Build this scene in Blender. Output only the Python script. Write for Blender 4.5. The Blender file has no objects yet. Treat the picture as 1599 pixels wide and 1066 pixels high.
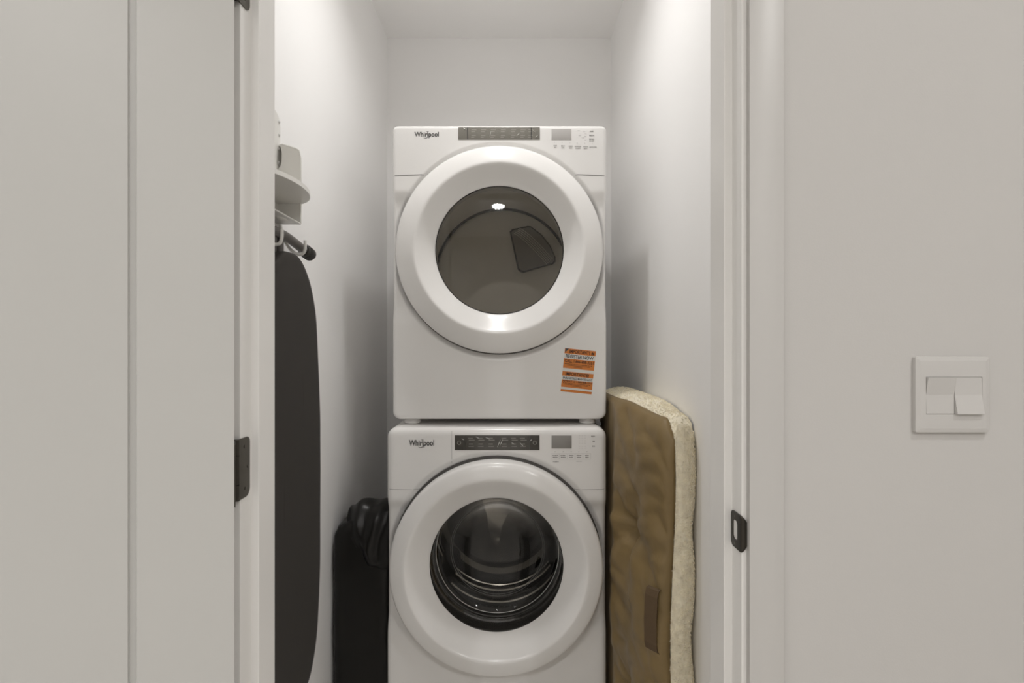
import bpy, bmesh, math, random
from mathutils import Vector, Matrix, noise

random.seed(7)
sc = bpy.context.scene
C = sc.collection
PI = math.pi

# ------------------------------------------------------------------ camera
EYE = 1.25                      # camera height, level, looking along +Y
F = 888.0                       # focal length in pixels of the 1599 px frame
cam_d = bpy.data.cameras.new('camera')
cam_d.sensor_width = 36.0
cam_d.lens = 36.0 * F / 1599.0
cam_d.clip_start = 0.02
cam = bpy.data.objects.new('camera', cam_d)
C.objects.link(cam)
cam.location = (0, 0, EYE)
cam.rotation_euler = (PI / 2, 0, 0)
sc.camera = cam

# ------------------------------------------------------------------ world, exposure
w = bpy.data.worlds.new('world')
sc.world = w
w.use_nodes = True
w.node_tree.nodes['Background'].inputs[0].default_value = (0.8, 0.85, 0.9, 1)
w.node_tree.nodes['Background'].inputs[1].default_value = 0.05
sc.view_settings.view_transform = 'Standard'
sc.view_settings.look = 'None'
sc.view_settings.gamma = 1.0
sc.view_settings.use_curve_mapping = False
sc.view_settings.exposure = 0.0

sc.cycles.diffuse_bounces = 10
sc.cycles.max_bounces = 14
sc.cycles.transparent_max_bounces = 16
WARM = (1.0, 0.985, 0.968)
CEIL = 2.69
# ceiling lamps, the deep pair added as fill: x, y, watts, label
LAMPS = [
    (-0.05, 1.54, 5.5, 'round recessed downlight in the closet ceiling above the dryer'),
    (-0.125, -1.20, 14.5, 'round white dome ceiling light in the hall in line with the closet doorway'),
    (-1.25, -0.60, 5.8, 'round recessed downlight in the hall ceiling on the side of the open door'),
    (0.98, -0.05, 8.4, 'round recessed downlight in the hall ceiling just in front of the light switch'),
    (-1.30, -2.10, 25.5, 'added round fill downlight deep in the hall ceiling on the side of the open door'),  # added fill, no known lamp here; evens the light on the doorway wall
    (1.30, -2.10, 25.5, 'added round fill downlight deep in the hall ceiling on the side of the switch'),  # second added fill lamp, matching the one above
]


# ------------------------------------------------------------------ helpers
def link(name, me, mat=None, parent=None, smooth=False, ang=None):
    o = bpy.data.objects.new(name, me)
    C.objects.link(o)
    if mat:
        me.materials.append(mat)
    if parent:
        o.parent = parent
    if smooth:
        me.polygons.foreach_set('use_smooth', [True] * len(me.polygons))
        if ang:
            me.set_sharp_from_angle(angle=math.radians(ang))
    return o


def raw(name, vs, fs, mat=None, parent=None, smooth=False, ang=None):
    me = bpy.data.meshes.new(name)
    me.from_pydata([tuple(v) for v in vs], [], fs)
    bm = bmesh.new(); bm.from_mesh(me)
    bmesh.ops.recalc_face_normals(bm, faces=bm.faces)
    bm.to_mesh(me); bm.free()
    return link(name, me, mat, parent, smooth, ang)


def frombm(name, bm, mat=None, parent=None, smooth=False, ang=None):
    bmesh.ops.recalc_face_normals(bm, faces=bm.faces)
    me = bpy.data.meshes.new(name)
    bm.to_mesh(me); bm.free()
    return link(name, me, mat, parent, smooth, ang)


def addbox(bm, a, b, bev=0.0, seg=2):
    (x0, y0, z0), (x1, y1, z1) = a, b
    m = Matrix.Translation(((x0 + x1) / 2, (y0 + y1) / 2, (z0 + z1) / 2)) @ Matrix.Diagonal((abs(x1 - x0), abs(y1 - y0), abs(z1 - z0), 1))
    r = bmesh.ops.create_cube(bm, size=1, matrix=m)
    if bev > 0:
        es = list({e for v in r['verts'] for e in v.link_edges})
        bmesh.ops.bevel(bm, geom=es, offset=bev, segments=seg, affect='EDGES', profile=0.5)


def box(name, a, b, mat=None, parent=None, bev=0.0, seg=2):
    bm = bmesh.new()
    addbox(bm, a, b, bev, seg)
    return frombm(name, bm, mat, parent, bev > 0, 40)


def prism(name, pts, d0, d1, axis, mat, parent=None, bev=0.0, smooth=False):
    """outline pts (u,v) extruded from d0 to d1 along axis: 'y' -> (u,d,v), 'z' -> (u,v,d), 'x' -> (d,u,v)"""
    def P(u, v, d):
        return {'y': (u, d, v), 'z': (u, v, d), 'x': (d, u, v)}[axis]
    n = len(pts)
    bm = bmesh.new()
    A = [bm.verts.new(P(u, v, d0)) for u, v in pts]
    B = [bm.verts.new(P(u, v, d1)) for u, v in pts]
    fa = bm.faces.new(A); fb = bm.faces.new(B[::-1])
    for i in range(n):
        bm.faces.new((A[i], B[i], B[(i + 1) % n], A[(i + 1) % n]))
    if bev:
        es = list({e for f in (fa, fb) for e in f.edges})
        bmesh.ops.bevel(bm, geom=es, offset=bev, segments=3, affect='EDGES', profile=0.5)
    return frombm(name, bm, mat, parent, smooth or bev > 0, 40)


def lathe(name, prof, cx, cz, mat, parent=None, n=128, y0=0.0, ang=35):
    """profile (r, y) revolved about the Y axis through (cx, cz)"""
    vs, fs, rings = [], [], []
    for r, y in prof:
        if r < 1e-6:
            rings.append([len(vs)] * n); vs.append((cx, y0 + y, cz))
        else:
            rings.append(list(range(len(vs), len(vs) + n)))
            vs += [(cx + r * math.cos(2 * PI * i / n), y0 + y, cz + r * math.sin(2 * PI * i / n)) for i in range(n)]
    for a, b in zip(rings, rings[1:]):
        for i in range(n):
            j = (i + 1) % n
            f = []
            for q in (a[i], a[j], b[j], b[i]):
                if q not in f:
                    f.append(q)
            if len(f) > 2:
                fs.append(f)
    return raw(name, vs, fs, mat, parent, True, ang)


def tube(name, pts, r, mat, parent=None, n=12, cap=True):
    pts = [Vector(p) for p in pts]
    rs = r if isinstance(r, (list, tuple)) else [r] * len(pts)
    vs, fs = [], []
    up = None
    for i, p in enumerate(pts):
        t = (pts[min(i + 1, len(pts) - 1)] - pts[max(i - 1, 0)]).normalized()
        if up is None:
            up = Vector((0, 0, 1)) if abs(t.z) < 0.9 else Vector((1, 0, 0))
        s = t.cross(up).normalized(); up = s.cross(t).normalized()
        vs += [p + (s * math.cos(2 * PI * k / n) + up * math.sin(2 * PI * k / n)) * rs[i] for k in range(n)]
    for i in range(len(pts) - 1):
        for k in range(n):
            k2 = (k + 1) % n
            fs.append((i * n + k, i * n + k2, (i + 1) * n + k2, (i + 1) * n + k))
    if cap:
        fs.append(tuple(range(n))[::-1]); fs.append(tuple(range((len(pts) - 1) * n, len(pts) * n)))
    return raw(name, vs, fs, mat, parent, True, 50)


def rrect(x0, x1, z0, z1, r, n=6):
    """rounded rectangle, ccw; r = radius or (bl, br, tr, tl)"""
    if not isinstance(r, (tuple, list)):
        r = (r,) * 4
    out = []
    for (cx, cz, a0), q in zip(((x0 + r[0], z0 + r[0], PI), (x1 - r[1], z0 + r[1], 1.5 * PI), (x1 - r[2], z1 - r[2], 0), (x0 + r[3], z1 - r[3], 0.5 * PI)), r):
        for k in range(n + 1):
            a = a0 + 0.5 * PI * k / n
            out.append((cx + q * math.cos(a), cz + q * math.sin(a)))
    return out


FONT_CACHE = {}


def text_mesh(name, body, x, z, width, height, y, mat, parent, bold=0.0, rot=0.0, align='LEFT', th=0.0003):
    """flat printed lettering facing -Y, lower-left at (x,z), scaled to width x cap height"""
    cu = bpy.data.curves.new('t', 'FONT')
    cu.body = body; cu.size = 1.0; cu.offset = bold; cu.resolution_u = 3
    t = bpy.data.objects.new('t', cu)
    C.objects.link(t)
    dg = bpy.context.evaluated_depsgraph_get()
    me = bpy.data.meshes.new_from_object(t.evaluated_get(dg))
    bpy.data.objects.remove(t); bpy.data.curves.remove(cu)
    xs = [v.co.x for v in me.vertices]
    x0, x1 = min(xs), max(xs)
    sx = width / (x1 - x0); sz = height / 0.69
    ca, sa = math.cos(rot), math.sin(rot)
    for v in me.vertices:
        u = (v.co.x - x0) * sx; q = v.co.y * sz
        v.co = (x + u * ca - q * sa, y, z + u * sa + q * ca)
    me.name = name
    return link(name, me, mat, parent)


def empty(name, loc, label=None, cat=None, group=None, kind=None):
    o = bpy.data.objects.new(name, None)
    C.objects.link(o)
    o.location = loc
    o.empty_display_size = 0.05
    tag(o, label, cat, group, kind)
    return o


def tag(o, label=None, cat=None, group=None, kind=None):
    for k, v in (('label', label), ('category', cat), ('group', group), ('kind', kind)):
        if v:
            o[k] = v
    return o


def struct(o, label=None, cat=None):
    return tag(o, label, cat, None, 'structure')


def copy_part(o, parent, loc=None):
    c = o.copy(); C.objects.link(c); c.parent = parent
    if loc:
        c.location = loc
    return c


def sstep(a, b, x):
    t = max(0.0, min(1.0, (x - a) / (b - a)))
    return t * t * (3 - 2 * t)


def W(px, py, Y):
    """photograph measurement at a known distance -> world X, Z"""
    return (px - 799.5) * Y / F, EYE - (py - 533.0) * Y / F


# ------------------------------------------------------------------ materials
def mat(name, col, rough=0.5, metal=0.0, bump=0.0, bscale=200.0, var=0.0, vscale=6.0, spec=0.5, coat=0.0, bdetail=2.0, sheen=0.0):
    m = bpy.data.materials.new(name)
    m.use_nodes = True
    nt = m.node_tree
    b = nt.nodes['Principled BSDF']
    b.inputs['Roughness'].default_value = rough
    b.inputs['Metallic'].default_value = metal
    b.inputs['Specular IOR Level'].default_value = spec
    b.inputs['Coat Weight'].default_value = coat
    b.inputs['Coat Roughness'].default_value = 0.08
    b.inputs['Sheen Weight'].default_value = sheen
    co = nt.nodes.new('ShaderNodeTexCoord')
    nz = nt.nodes.new('ShaderNodeTexNoise')
    nz.inputs['Scale'].default_value = vscale
    nz.inputs['Detail'].default_value = 4
    nt.links.new(co.outputs['Object'], nz.inputs['Vector'])
    mx = nt.nodes.new('ShaderNodeMix'); mx.data_type = 'RGBA'
    v = max(var, 0.01)
    mx.inputs['A'].default_value = (*[c * (1 - v) for c in col], 1)
    mx.inputs['B'].default_value = (*[min(1, c * (1 + v)) for c in col], 1)
    nt.links.new(nz.outputs['Fac'], mx.inputs['Factor'])
    nt.links.new(mx.outputs['Result'], b.inputs['Base Color'])
    if bump:
        n2 = nt.nodes.new('ShaderNodeTexNoise')
        n2.inputs['Scale'].default_value = bscale
        n2.inputs['Detail'].default_value = bdetail
        nt.links.new(co.outputs['Object'], n2.inputs['Vector'])
        bp = nt.nodes.new('ShaderNodeBump')
        bp.inputs['Strength'].default_value = bump
        bp.inputs['Distance'].default_value = 0.002
        nt.links.new(n2.outputs['Fac'], bp.inputs['Height'])
        nt.links.new(bp.outputs['Normal'], b.inputs['Normal'])
    return m


def pane_mat(name, tint, ior=1.45, rough=0.02, gain=1.0):
    """thin clear pane: tinted see-through plus Fresnel mirror"""
    m = bpy.data.materials.new(name)
    m.use_nodes = True
    nt = m.node_tree
    nt.nodes.remove(nt.nodes['Principled BSDF'])
    out = nt.nodes['Material Output']
    tr = nt.nodes.new('ShaderNodeBsdfTransparent'); tr.inputs[0].default_value = (*tint, 1)
    gl = nt.nodes.new('ShaderNodeBsdfGlossy'); gl.inputs['Roughness'].default_value = rough
    gl.inputs[0].default_value = (gain, gain, gain, 1)
    fr = nt.nodes.new('ShaderNodeFresnel'); fr.inputs[0].default_value = ior
    mx = nt.nodes.new('ShaderNodeMixShader')
    nt.links.new(fr.outputs[0], mx.inputs[0])
    nt.links.new(tr.outputs[0], mx.inputs[1]); nt.links.new(gl.outputs[0], mx.inputs[2])
    nt.links.new(mx.outputs[0], out.inputs[0])
    return m


def emit_mat(name, col, s):
    m = bpy.data.materials.new(name)
    m.use_nodes = True
    b = m.node_tree.nodes['Principled BSDF']
    b.inputs['Base Color'].default_value = (*col, 1)
    b.inputs['Emission Color'].default_value = (*col, 1)
    b.inputs['Emission Strength'].default_value = s
    return m


M = {}
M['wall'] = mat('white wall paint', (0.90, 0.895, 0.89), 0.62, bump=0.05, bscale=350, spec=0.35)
M['hall_wall'] = mat('white hall paint dimmed for light balance', (0.525, 0.513, 0.497), 0.6, bump=0.05, bscale=350, spec=0.35)  # light balance painted in: darker than white, hall lamps run brighter
M['ceil'] = mat('flat white ceiling paint', (0.90, 0.893, 0.885), 0.8, bump=0.05, bscale=300)
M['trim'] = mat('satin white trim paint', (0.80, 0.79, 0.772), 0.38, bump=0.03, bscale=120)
M['casing'] = mat('white casing paint dimmed beside lit jambs', (0.515, 0.504, 0.488), 0.42, bump=0.03, bscale=120)  # trim darkened; the jambs' closet light is put into this colour difference
M['door'] = mat('satin white door dimmed for light balance', (0.53, 0.527, 0.510), 0.4, bump=0.03, bscale=120)  # white darkened in the colour to offset the bright hall lamps
M['floor'] = mat('pale oak floor', (0.58, 0.555, 0.52), 0.45, var=0.25, vscale=9)
M['enamel'] = mat('white appliance enamel', (0.80, 0.79, 0.775), 0.24, spec=0.45)
M['plastic'] = mat('white glossy door plastic', (0.80, 0.79, 0.775), 0.19, spec=0.36)
M['groove'] = mat('dark seam shadow gap', (0.10, 0.095, 0.09), 0.7)
M['greyseam'] = mat('grey panel seam', (0.42, 0.41, 0.40), 0.6)
M['rubber'] = mat('dark grey rubber', (0.035, 0.033, 0.03), 0.5)
M['bezel'] = mat('black glossy bezel', (0.03, 0.028, 0.025), 0.12)
M['strip_d'] = mat('smoked control strip under film', (0.20, 0.19, 0.165), 0.25, bump=0.6, bscale=90, coat=0.5)
M['strip_w'] = mat('dark control strip under film', (0.06, 0.056, 0.048), 0.2, bump=0.5, bscale=90, coat=0.5)
M['strip_mark'] = mat('pale grey print', (0.33, 0.32, 0.29), 0.5)
M['film'] = mat('painted film crease glint', (0.72, 0.71, 0.68), 0.2)  # pale colour stands for reflections on the film's wrinkles
M['ink'] = mat('dark grey ink', (0.06, 0.058, 0.055), 0.5)
M['ink2'] = mat('mid grey ink', (0.30, 0.29, 0.285), 0.5)
M['ink3'] = mat('pale grey outline print', (0.58, 0.57, 0.56), 0.5)
M['lcd_d'] = mat('light grey display window', (0.47, 0.455, 0.44), 0.3)
M['lcd_w'] = mat('grey display window', (0.27, 0.26, 0.245), 0.3)
M['pane_d'] = pane_mat('smoked dryer window', (0.88, 0.862, 0.83), 1.5)
M['pane_w'] = pane_mat('clear washer bowl glass', (0.70, 0.69, 0.665), 1.48)
M['drum_d'] = mat('painted grey dryer drum', (0.86, 0.84, 0.79), 0.42)
M['vent'] = mat('dark grey vent plastic', (0.30, 0.285, 0.265), 0.45)
M['perf'] = mat('pale vent mesh', (0.72, 0.70, 0.66), 0.5)
M['vent_rim'] = mat('vent outline', (0.07, 0.065, 0.06), 0.5)
M['bowl_edge'] = mat('pale moulded glass edge', (0.20, 0.20, 0.19), 0.12)
M['steel'] = mat('brushed drum steel', (0.10, 0.095, 0.085), 0.25, metal=1.0)
M['steel_hi'] = mat('drum steel with painted highlight', (0.36, 0.345, 0.32), 0.25, metal=1.0)  # lighter copy of the drum steel, bright streaks put into the colour
M['orange'] = mat('orange label paper', (0.62, 0.20, 0.035), 0.5, var=0.06, vscale=30)
M['label'] = mat('clear pale label paper', (0.70, 0.69, 0.66), 0.4)
M['label_ink'] = mat('dark brown label ink', (0.055, 0.016, 0.006), 0.6)
M['label_navy'] = mat('dark slate label ink', (0.05, 0.06, 0.07), 0.6)
M['hinge'] = mat('oil rubbed bronze', (0.045, 0.04, 0.032), 0.42, metal=0.6)
M['hinge_leaf'] = mat('worn dark bronze', (0.085, 0.078, 0.064), 0.42, metal=0.5, var=0.2, vscale=60)
M['switch'] = mat('white switch dimmed for light balance', (0.53, 0.518, 0.502), 0.35)  # white plastic toned down to balance the raised hall light
M['cover'] = mat('charcoal ironing cover', (0.021, 0.017, 0.013), 0.85, bump=0.25, bscale=700, var=0.12, vscale=14, sheen=0.03)
M['tube'] = mat('grey painted steel tube', (0.13, 0.12, 0.11), 0.4)
M['cap'] = mat('black ribbed rubber', (0.03, 0.028, 0.025), 0.55)
M['holder'] = mat('white moulded plastic', (0.74, 0.73, 0.70), 0.35)
M['screw'] = mat('grey screw head', (0.60, 0.59, 0.58), 0.4, metal=0.3)
M['nylon'] = mat('black nylon', (0.005, 0.0042, 0.0034), 0.34, spec=0.34, bump=0.35, bscale=38, bdetail=5)
M['suede'] = mat('olive brown suede', (0.205, 0.140, 0.056), 0.52, bump=0.35, bscale=45, var=0.25, vscale=9, sheen=0.05, bdetail=5)
M['strap'] = mat('brown webbing strap', (0.105, 0.066, 0.032), 0.75, bump=0.3, bscale=400)
M['fleece'] = mat('cream fleece', (0.84, 0.77, 0.62), 0.95, bump=0.9, bscale=130, var=0.22, vscale=55, sheen=0.2, bdetail=4)
M['lens'] = emit_mat('lit lamp lens', (1.0, 0.95, 0.88), 14.0)

# ------------------------------------------------------------------ the setting
WY0, WY1 = 0.854, 0.970            # doorway wall
JL, JR = -0.408, 0.3445            # jamb faces
HEAD = 2.04
XL, XR, YB = -0.593, 0.471, 2.70   # closet
HX0, HX1, HY = -2.0, 2.0, -3.4     # hall

struct(box('floor', (HX0 - .1, HY - .1, -.08), (HX1 + .1, YB + .1, 0), M['floor']))
struct(box('ceiling', (HX0 - .1, HY - .1, CEIL), (HX1 + .1, YB + .1, CEIL + .08), M['ceil']))
struct(box('wall_left', (XL - .1, WY1, 0), (XL, YB + .1, CEIL), M['wall']))
struct(box('wall_right', (XR, WY1, 0), (XR + .1, YB + .1, CEIL), M['wall']))
struct(box('wall_back', (XL, YB, 0), (XR, YB + .1, CEIL), M['wall']))
bm = bmesh.new()
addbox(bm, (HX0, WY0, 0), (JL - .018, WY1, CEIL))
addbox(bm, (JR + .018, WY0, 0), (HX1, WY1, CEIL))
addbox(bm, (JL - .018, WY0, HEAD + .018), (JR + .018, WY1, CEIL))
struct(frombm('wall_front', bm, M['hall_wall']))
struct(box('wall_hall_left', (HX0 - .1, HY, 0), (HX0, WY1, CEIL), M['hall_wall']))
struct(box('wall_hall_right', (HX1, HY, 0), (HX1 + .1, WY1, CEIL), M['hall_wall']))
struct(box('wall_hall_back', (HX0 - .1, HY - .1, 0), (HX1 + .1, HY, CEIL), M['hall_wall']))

# door frame: jambs with stops, then flat casings
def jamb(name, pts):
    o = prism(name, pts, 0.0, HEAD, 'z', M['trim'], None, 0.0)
    bm = bmesh.new(); bm.from_mesh(o.data)
    es = [e for e in bm.edges if abs(e.verts[0].co.z - e.verts[1].co.z) > 1]
    bmesh.ops.bevel(bm, geom=es, offset=0.0013, segments=2, affect='EDGES', profile=0.5)
    bm.to_mesh(o.data); bm.free()
    return struct(o)


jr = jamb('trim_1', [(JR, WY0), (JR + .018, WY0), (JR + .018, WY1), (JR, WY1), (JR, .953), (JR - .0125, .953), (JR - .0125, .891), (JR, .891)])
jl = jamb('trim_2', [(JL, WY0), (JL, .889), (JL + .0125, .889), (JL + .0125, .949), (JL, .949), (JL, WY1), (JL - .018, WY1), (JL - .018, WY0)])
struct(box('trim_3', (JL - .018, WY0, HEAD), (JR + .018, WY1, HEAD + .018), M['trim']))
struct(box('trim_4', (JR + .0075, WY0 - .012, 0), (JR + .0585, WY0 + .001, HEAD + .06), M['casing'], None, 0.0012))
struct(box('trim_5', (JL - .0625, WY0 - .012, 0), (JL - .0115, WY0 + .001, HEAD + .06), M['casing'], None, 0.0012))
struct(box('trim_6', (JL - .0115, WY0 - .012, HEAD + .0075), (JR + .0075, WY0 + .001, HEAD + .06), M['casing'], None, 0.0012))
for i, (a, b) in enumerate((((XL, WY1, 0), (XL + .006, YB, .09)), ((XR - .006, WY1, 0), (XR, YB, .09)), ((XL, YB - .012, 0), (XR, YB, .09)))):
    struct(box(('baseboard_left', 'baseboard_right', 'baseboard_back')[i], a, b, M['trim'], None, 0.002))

# strike plate on the latch jamb
def strike():
    zc, hh = 0.9610, 0.0275
    out = rrect(WY0 - .0005, .8905, zc - hh, zc + hh, (.001, .009, .009, .001), 5)   # (y, z)
    hole = rrect(.8655, .8835, zc - .0150, zc + .0150, .006, 5)
    n = len(out)
    bm = bmesh.new()
    X0, X1 = JR - .0018, JR + .0006
    ring = {}
    for key, pts in (('o', out), ('h', hole)):
        for xx in (X0, X1):
            ring[key, xx] = [bm.verts.new((xx, y, z)) for y, z in pts]
    for i in range(n):
        j = (i + 1) % n
        bm.faces.new((ring['o', X0][i], ring['o', X0][j], ring['h', X0][j], ring['h', X0][i]))
        bm.faces.new((ring['o', X1][i], ring['h', X1][i], ring['h', X1][j], ring['o', X1][j]))
        bm.faces.new((ring['o', X0][i], ring['o', X1][i], ring['o', X1][j], ring['o', X0][j]))
        bm.faces.new((ring['h', X0][i], ring['h', X0][j], ring['h', X1][j], ring['h', X1][i]))
    o = frombm('strike_plate', bm, M['hinge'], jr, True, 30)
    o['label'] = 'black strike plate with pale latch hole'
    # D-shaped lip that bends round the jamb edge
    vs, fs = [], []
    K, L = 9, 14
    for k in range(K):
        t = k / (K - 1)
        x = JR - .0012 + .0098 * t ** 1.5
        y = WY0 - .0014 * math.sin(PI * min(t * 1.2, 1)) - .0022 * t
        hz = hh * (1 - 0.42 * t ** 2.2)
        for l in range(L):
            vs.append((x, y, zc - hz + 2 * hz * l / (L - 1)))
    for k in range(K - 1):
        for l in range(L - 1):
            a = k * L + l
            fs.append((a, a + 1, a + L + 1, a + L))
    lip = raw('strike_lip', vs, fs, M['hinge'], o, True)
    md = lip.modifiers.new('t', 'SOLIDIFY'); md.thickness = .0014; md.offset = 0
    for dz in (-.0205, .0205):
        lathe_x('screw', [(0.0, -.0024), (.0024, -.0022), (.003, -.0012)], JR, .8745, zc + dz, M['hinge_leaf'], o)


def lathe_x(name, prof, x0, y, z, m, parent, n=16):
    vs, fs = [], []
    for r, d in prof:
        vs += [(x0 + d, y + max(r, 1e-4) * math.cos(2 * PI * i / n), z + max(r, 1e-4) * math.sin(2 * PI * i / n)) for i in range(n)]
    for k in range(len(prof) - 1):
        for i in range(n):
            j = (i + 1) % n
            fs.append((k * n + i, k * n + j, (k + 1) * n + j, (k + 1) * n + i))
    return raw(name, vs, fs, m, parent, True, 60)


strike()
# latch pocket lining behind the hole is bare jamb wood, painted
# ------------------------------------------------------------------ the open door
PIV = Vector((-0.4095, 0.8452))
TH = math.radians(154)
door = empty('door_1', (PIV.x, PIV.y, 0), 'white shaker panel door swung open on black hinges beside the doorway', 'door', None, 'structure')
door.rotation_euler = (0, 0, -TH)


def door_build():
    # closed door in local frame: +x along the door from the hinge, y 0.006..0.041 through its thickness (closet face at y=0.041)
    Wd, H0, H1 = 0.744, 0.012, 2.03
    x0, y0, y1 = 0.003, 0.0062, 0.0412
    st, gw, dp = 0.1165, 0.0100, 0.0055     # routed line framing the panel
    bm = bmesh.new()
    AA = None
    for yy, sgn in ((y1, -1), (y0, 1)):
        lev = []
        for ins, d in ((0, 0), (st, 0), (st + .0015, dp), (st + gw - .0015, dp), (st + gw, 0)):
            zb = .10 if ins else 0
            lev.append([bm.verts.new((x, yy + sgn * d, z)) for x, z in ((x0 + ins, H0 + ins + zb), (x0 + Wd - ins, H0 + ins + zb), (x0 + Wd - ins, H1 - ins), (x0 + ins, H1 - ins))])
        for A, B in zip(lev, lev[1:]):
            for k in range(4):
                j = (k + 1) % 4
                bm.faces.new((A[k], A[j], B[j], B[k]))
        bm.faces.new(lev[-1])
        if AA is None:
            AA = lev[0]
        else:
            for k in range(4):
                j = (k + 1) % 4
                bm.faces.new((lev[0][k], lev[0][j], AA[j], AA[k]))
    bmesh.ops.remove_doubles(bm, verts=bm.verts, dist=1e-5)
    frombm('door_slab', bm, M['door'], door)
    # knob at the free edge
    for yy, s in ((y1, 1), (y0, -1)):
        k = lathe('door_knob', [(.032, 0), (.032, .006 * s), (.012, .010 * s), (.011, .032 * s), (.022, .036 * s), (.027, .046 * s), (.024, .058 * s), (.012, .064 * s), (0, .065 * s)], x0 + Wd - .065, .961, M['hinge'], door, 32, yy)
    # hinges: barrel in three knuckles, leaf let into the door edge
    for zc in (0.275, 1.0585, 1.803):
        hin = []
        h = .0455
        for a, b in ((-h, -.0225), (-.0215, .0215), (.0225, h)):
            kn = tube('hinge_knuckle', [(0, 0, zc + a), (0, 0, zc + b)], .0042, M['hinge'], door, 14)
            hin.append(kn)
        box('hinge_door_leaf', (x0 - .0016, .003, zc - h + .001), (x0, .038, zc + h - .001), M['hinge_leaf'], door)


door_build()
# leaves let into the jamb
for k, zc in enumerate((0.275, 1.0585, 1.803)):
    h = .0455
    pts = rrect(WY0 - .0065, WY0 + .0280, zc - h, zc + h, (.0005, .013, .009, .0005), 5)
    lf = prism('hinge_leaf', pts, JL - .0006, JL + .0016, 'x', M['hinge_leaf'], jl)
    lf['label'] = 'dark bronze hinge leaf'
    for dz, dy in ((.032, .010), (0, .0205), (-.032, .012)):
        lathe_x('screw', [(0.0, .0022), (.0024, .0021), (.0030, .0014)], JL, WY0 + dy, zc + dz, M['hinge'], lf)

# ------------------------------------------------------------------ ceiling lamps and the added fill pair
for i, (x, y, watt, lab) in enumerate(LAMPS):
    e = empty('dome_light' if 'dome' in lab else 'downlight_or_fill', (x, y, CEIL), lab, 'ceiling light')
    def lz(name, prof, m):
        n = 40
        vs, fs = [], []
        for r, z in prof:
            vs += [(r * math.cos(2 * PI * q / n), r * math.sin(2 * PI * q / n), z) for q in range(n)]
        for a in range(len(prof) - 1):
            for q in range(n):
                fs.append((a * n + q, a * n + (q + 1) % n, (a + 1) * n + (q + 1) % n, (a + 1) * n + q))
        if name == 'lens':
            fs.append(tuple(range((len(prof) - 1) * n, len(prof) * n)))
        return raw(name, vs, fs, m, e, True, 40)
    if 'dome' in lab:
        lz('mounting_ring', [(.100, 0), (.100, -.012), (.096, -.016), (.086, -.016)], M['trim'])
        lz('lens', [(.088 * math.cos(q * PI / 18), -.014 - .042 * math.sin(q * PI / 18)) for q in range(9)] + [(.001, -.056)], emit_mat('lit lamp dome', WARM, watt / (PI * .028)))
        continue
    lz('trim_ring', [(.075, 0), (.075, -.004), (.070, -.006), (.056, -.0035), (.054, -.0005)], M['trim'])
    lz('lens', [(.0545, -.0008), (.052, -.0012)], M['lens'])
    ld = bpy.data.lights.new('downlight_glow', 'AREA')
    ld.shape = 'DISK'; ld.size = .10; ld.energy = watt; ld.color = WARM
    ld.spread = math.radians(165 if i else 150)
    lo = bpy.data.objects.new('downlight_glow', ld)
    C.objects.link(lo); lo.parent = e; lo.location = (0, 0, -.008)

# ------------------------------------------------------------------ washer and dryer
def sdf_rr(x, z, x0, x1, z0, z1, r):
    """inside distance to a rounded rectangle (bl, br, tr, tl radii)"""
    cx, cz = (x0 + x1) / 2, (z0 + z1) / 2
    q = r[0] if x < cx and z < cz else r[1] if z < cz else r[2] if x >= cx else r[3]
    ax, az = abs(x - cx) - (x1 - x0) / 2 + q, abs(z - cz) - (z1 - z0) / 2 + q
    return -(math.hypot(max(ax, 0), max(az, 0)) + min(max(ax, az), 0) - q)


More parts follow.
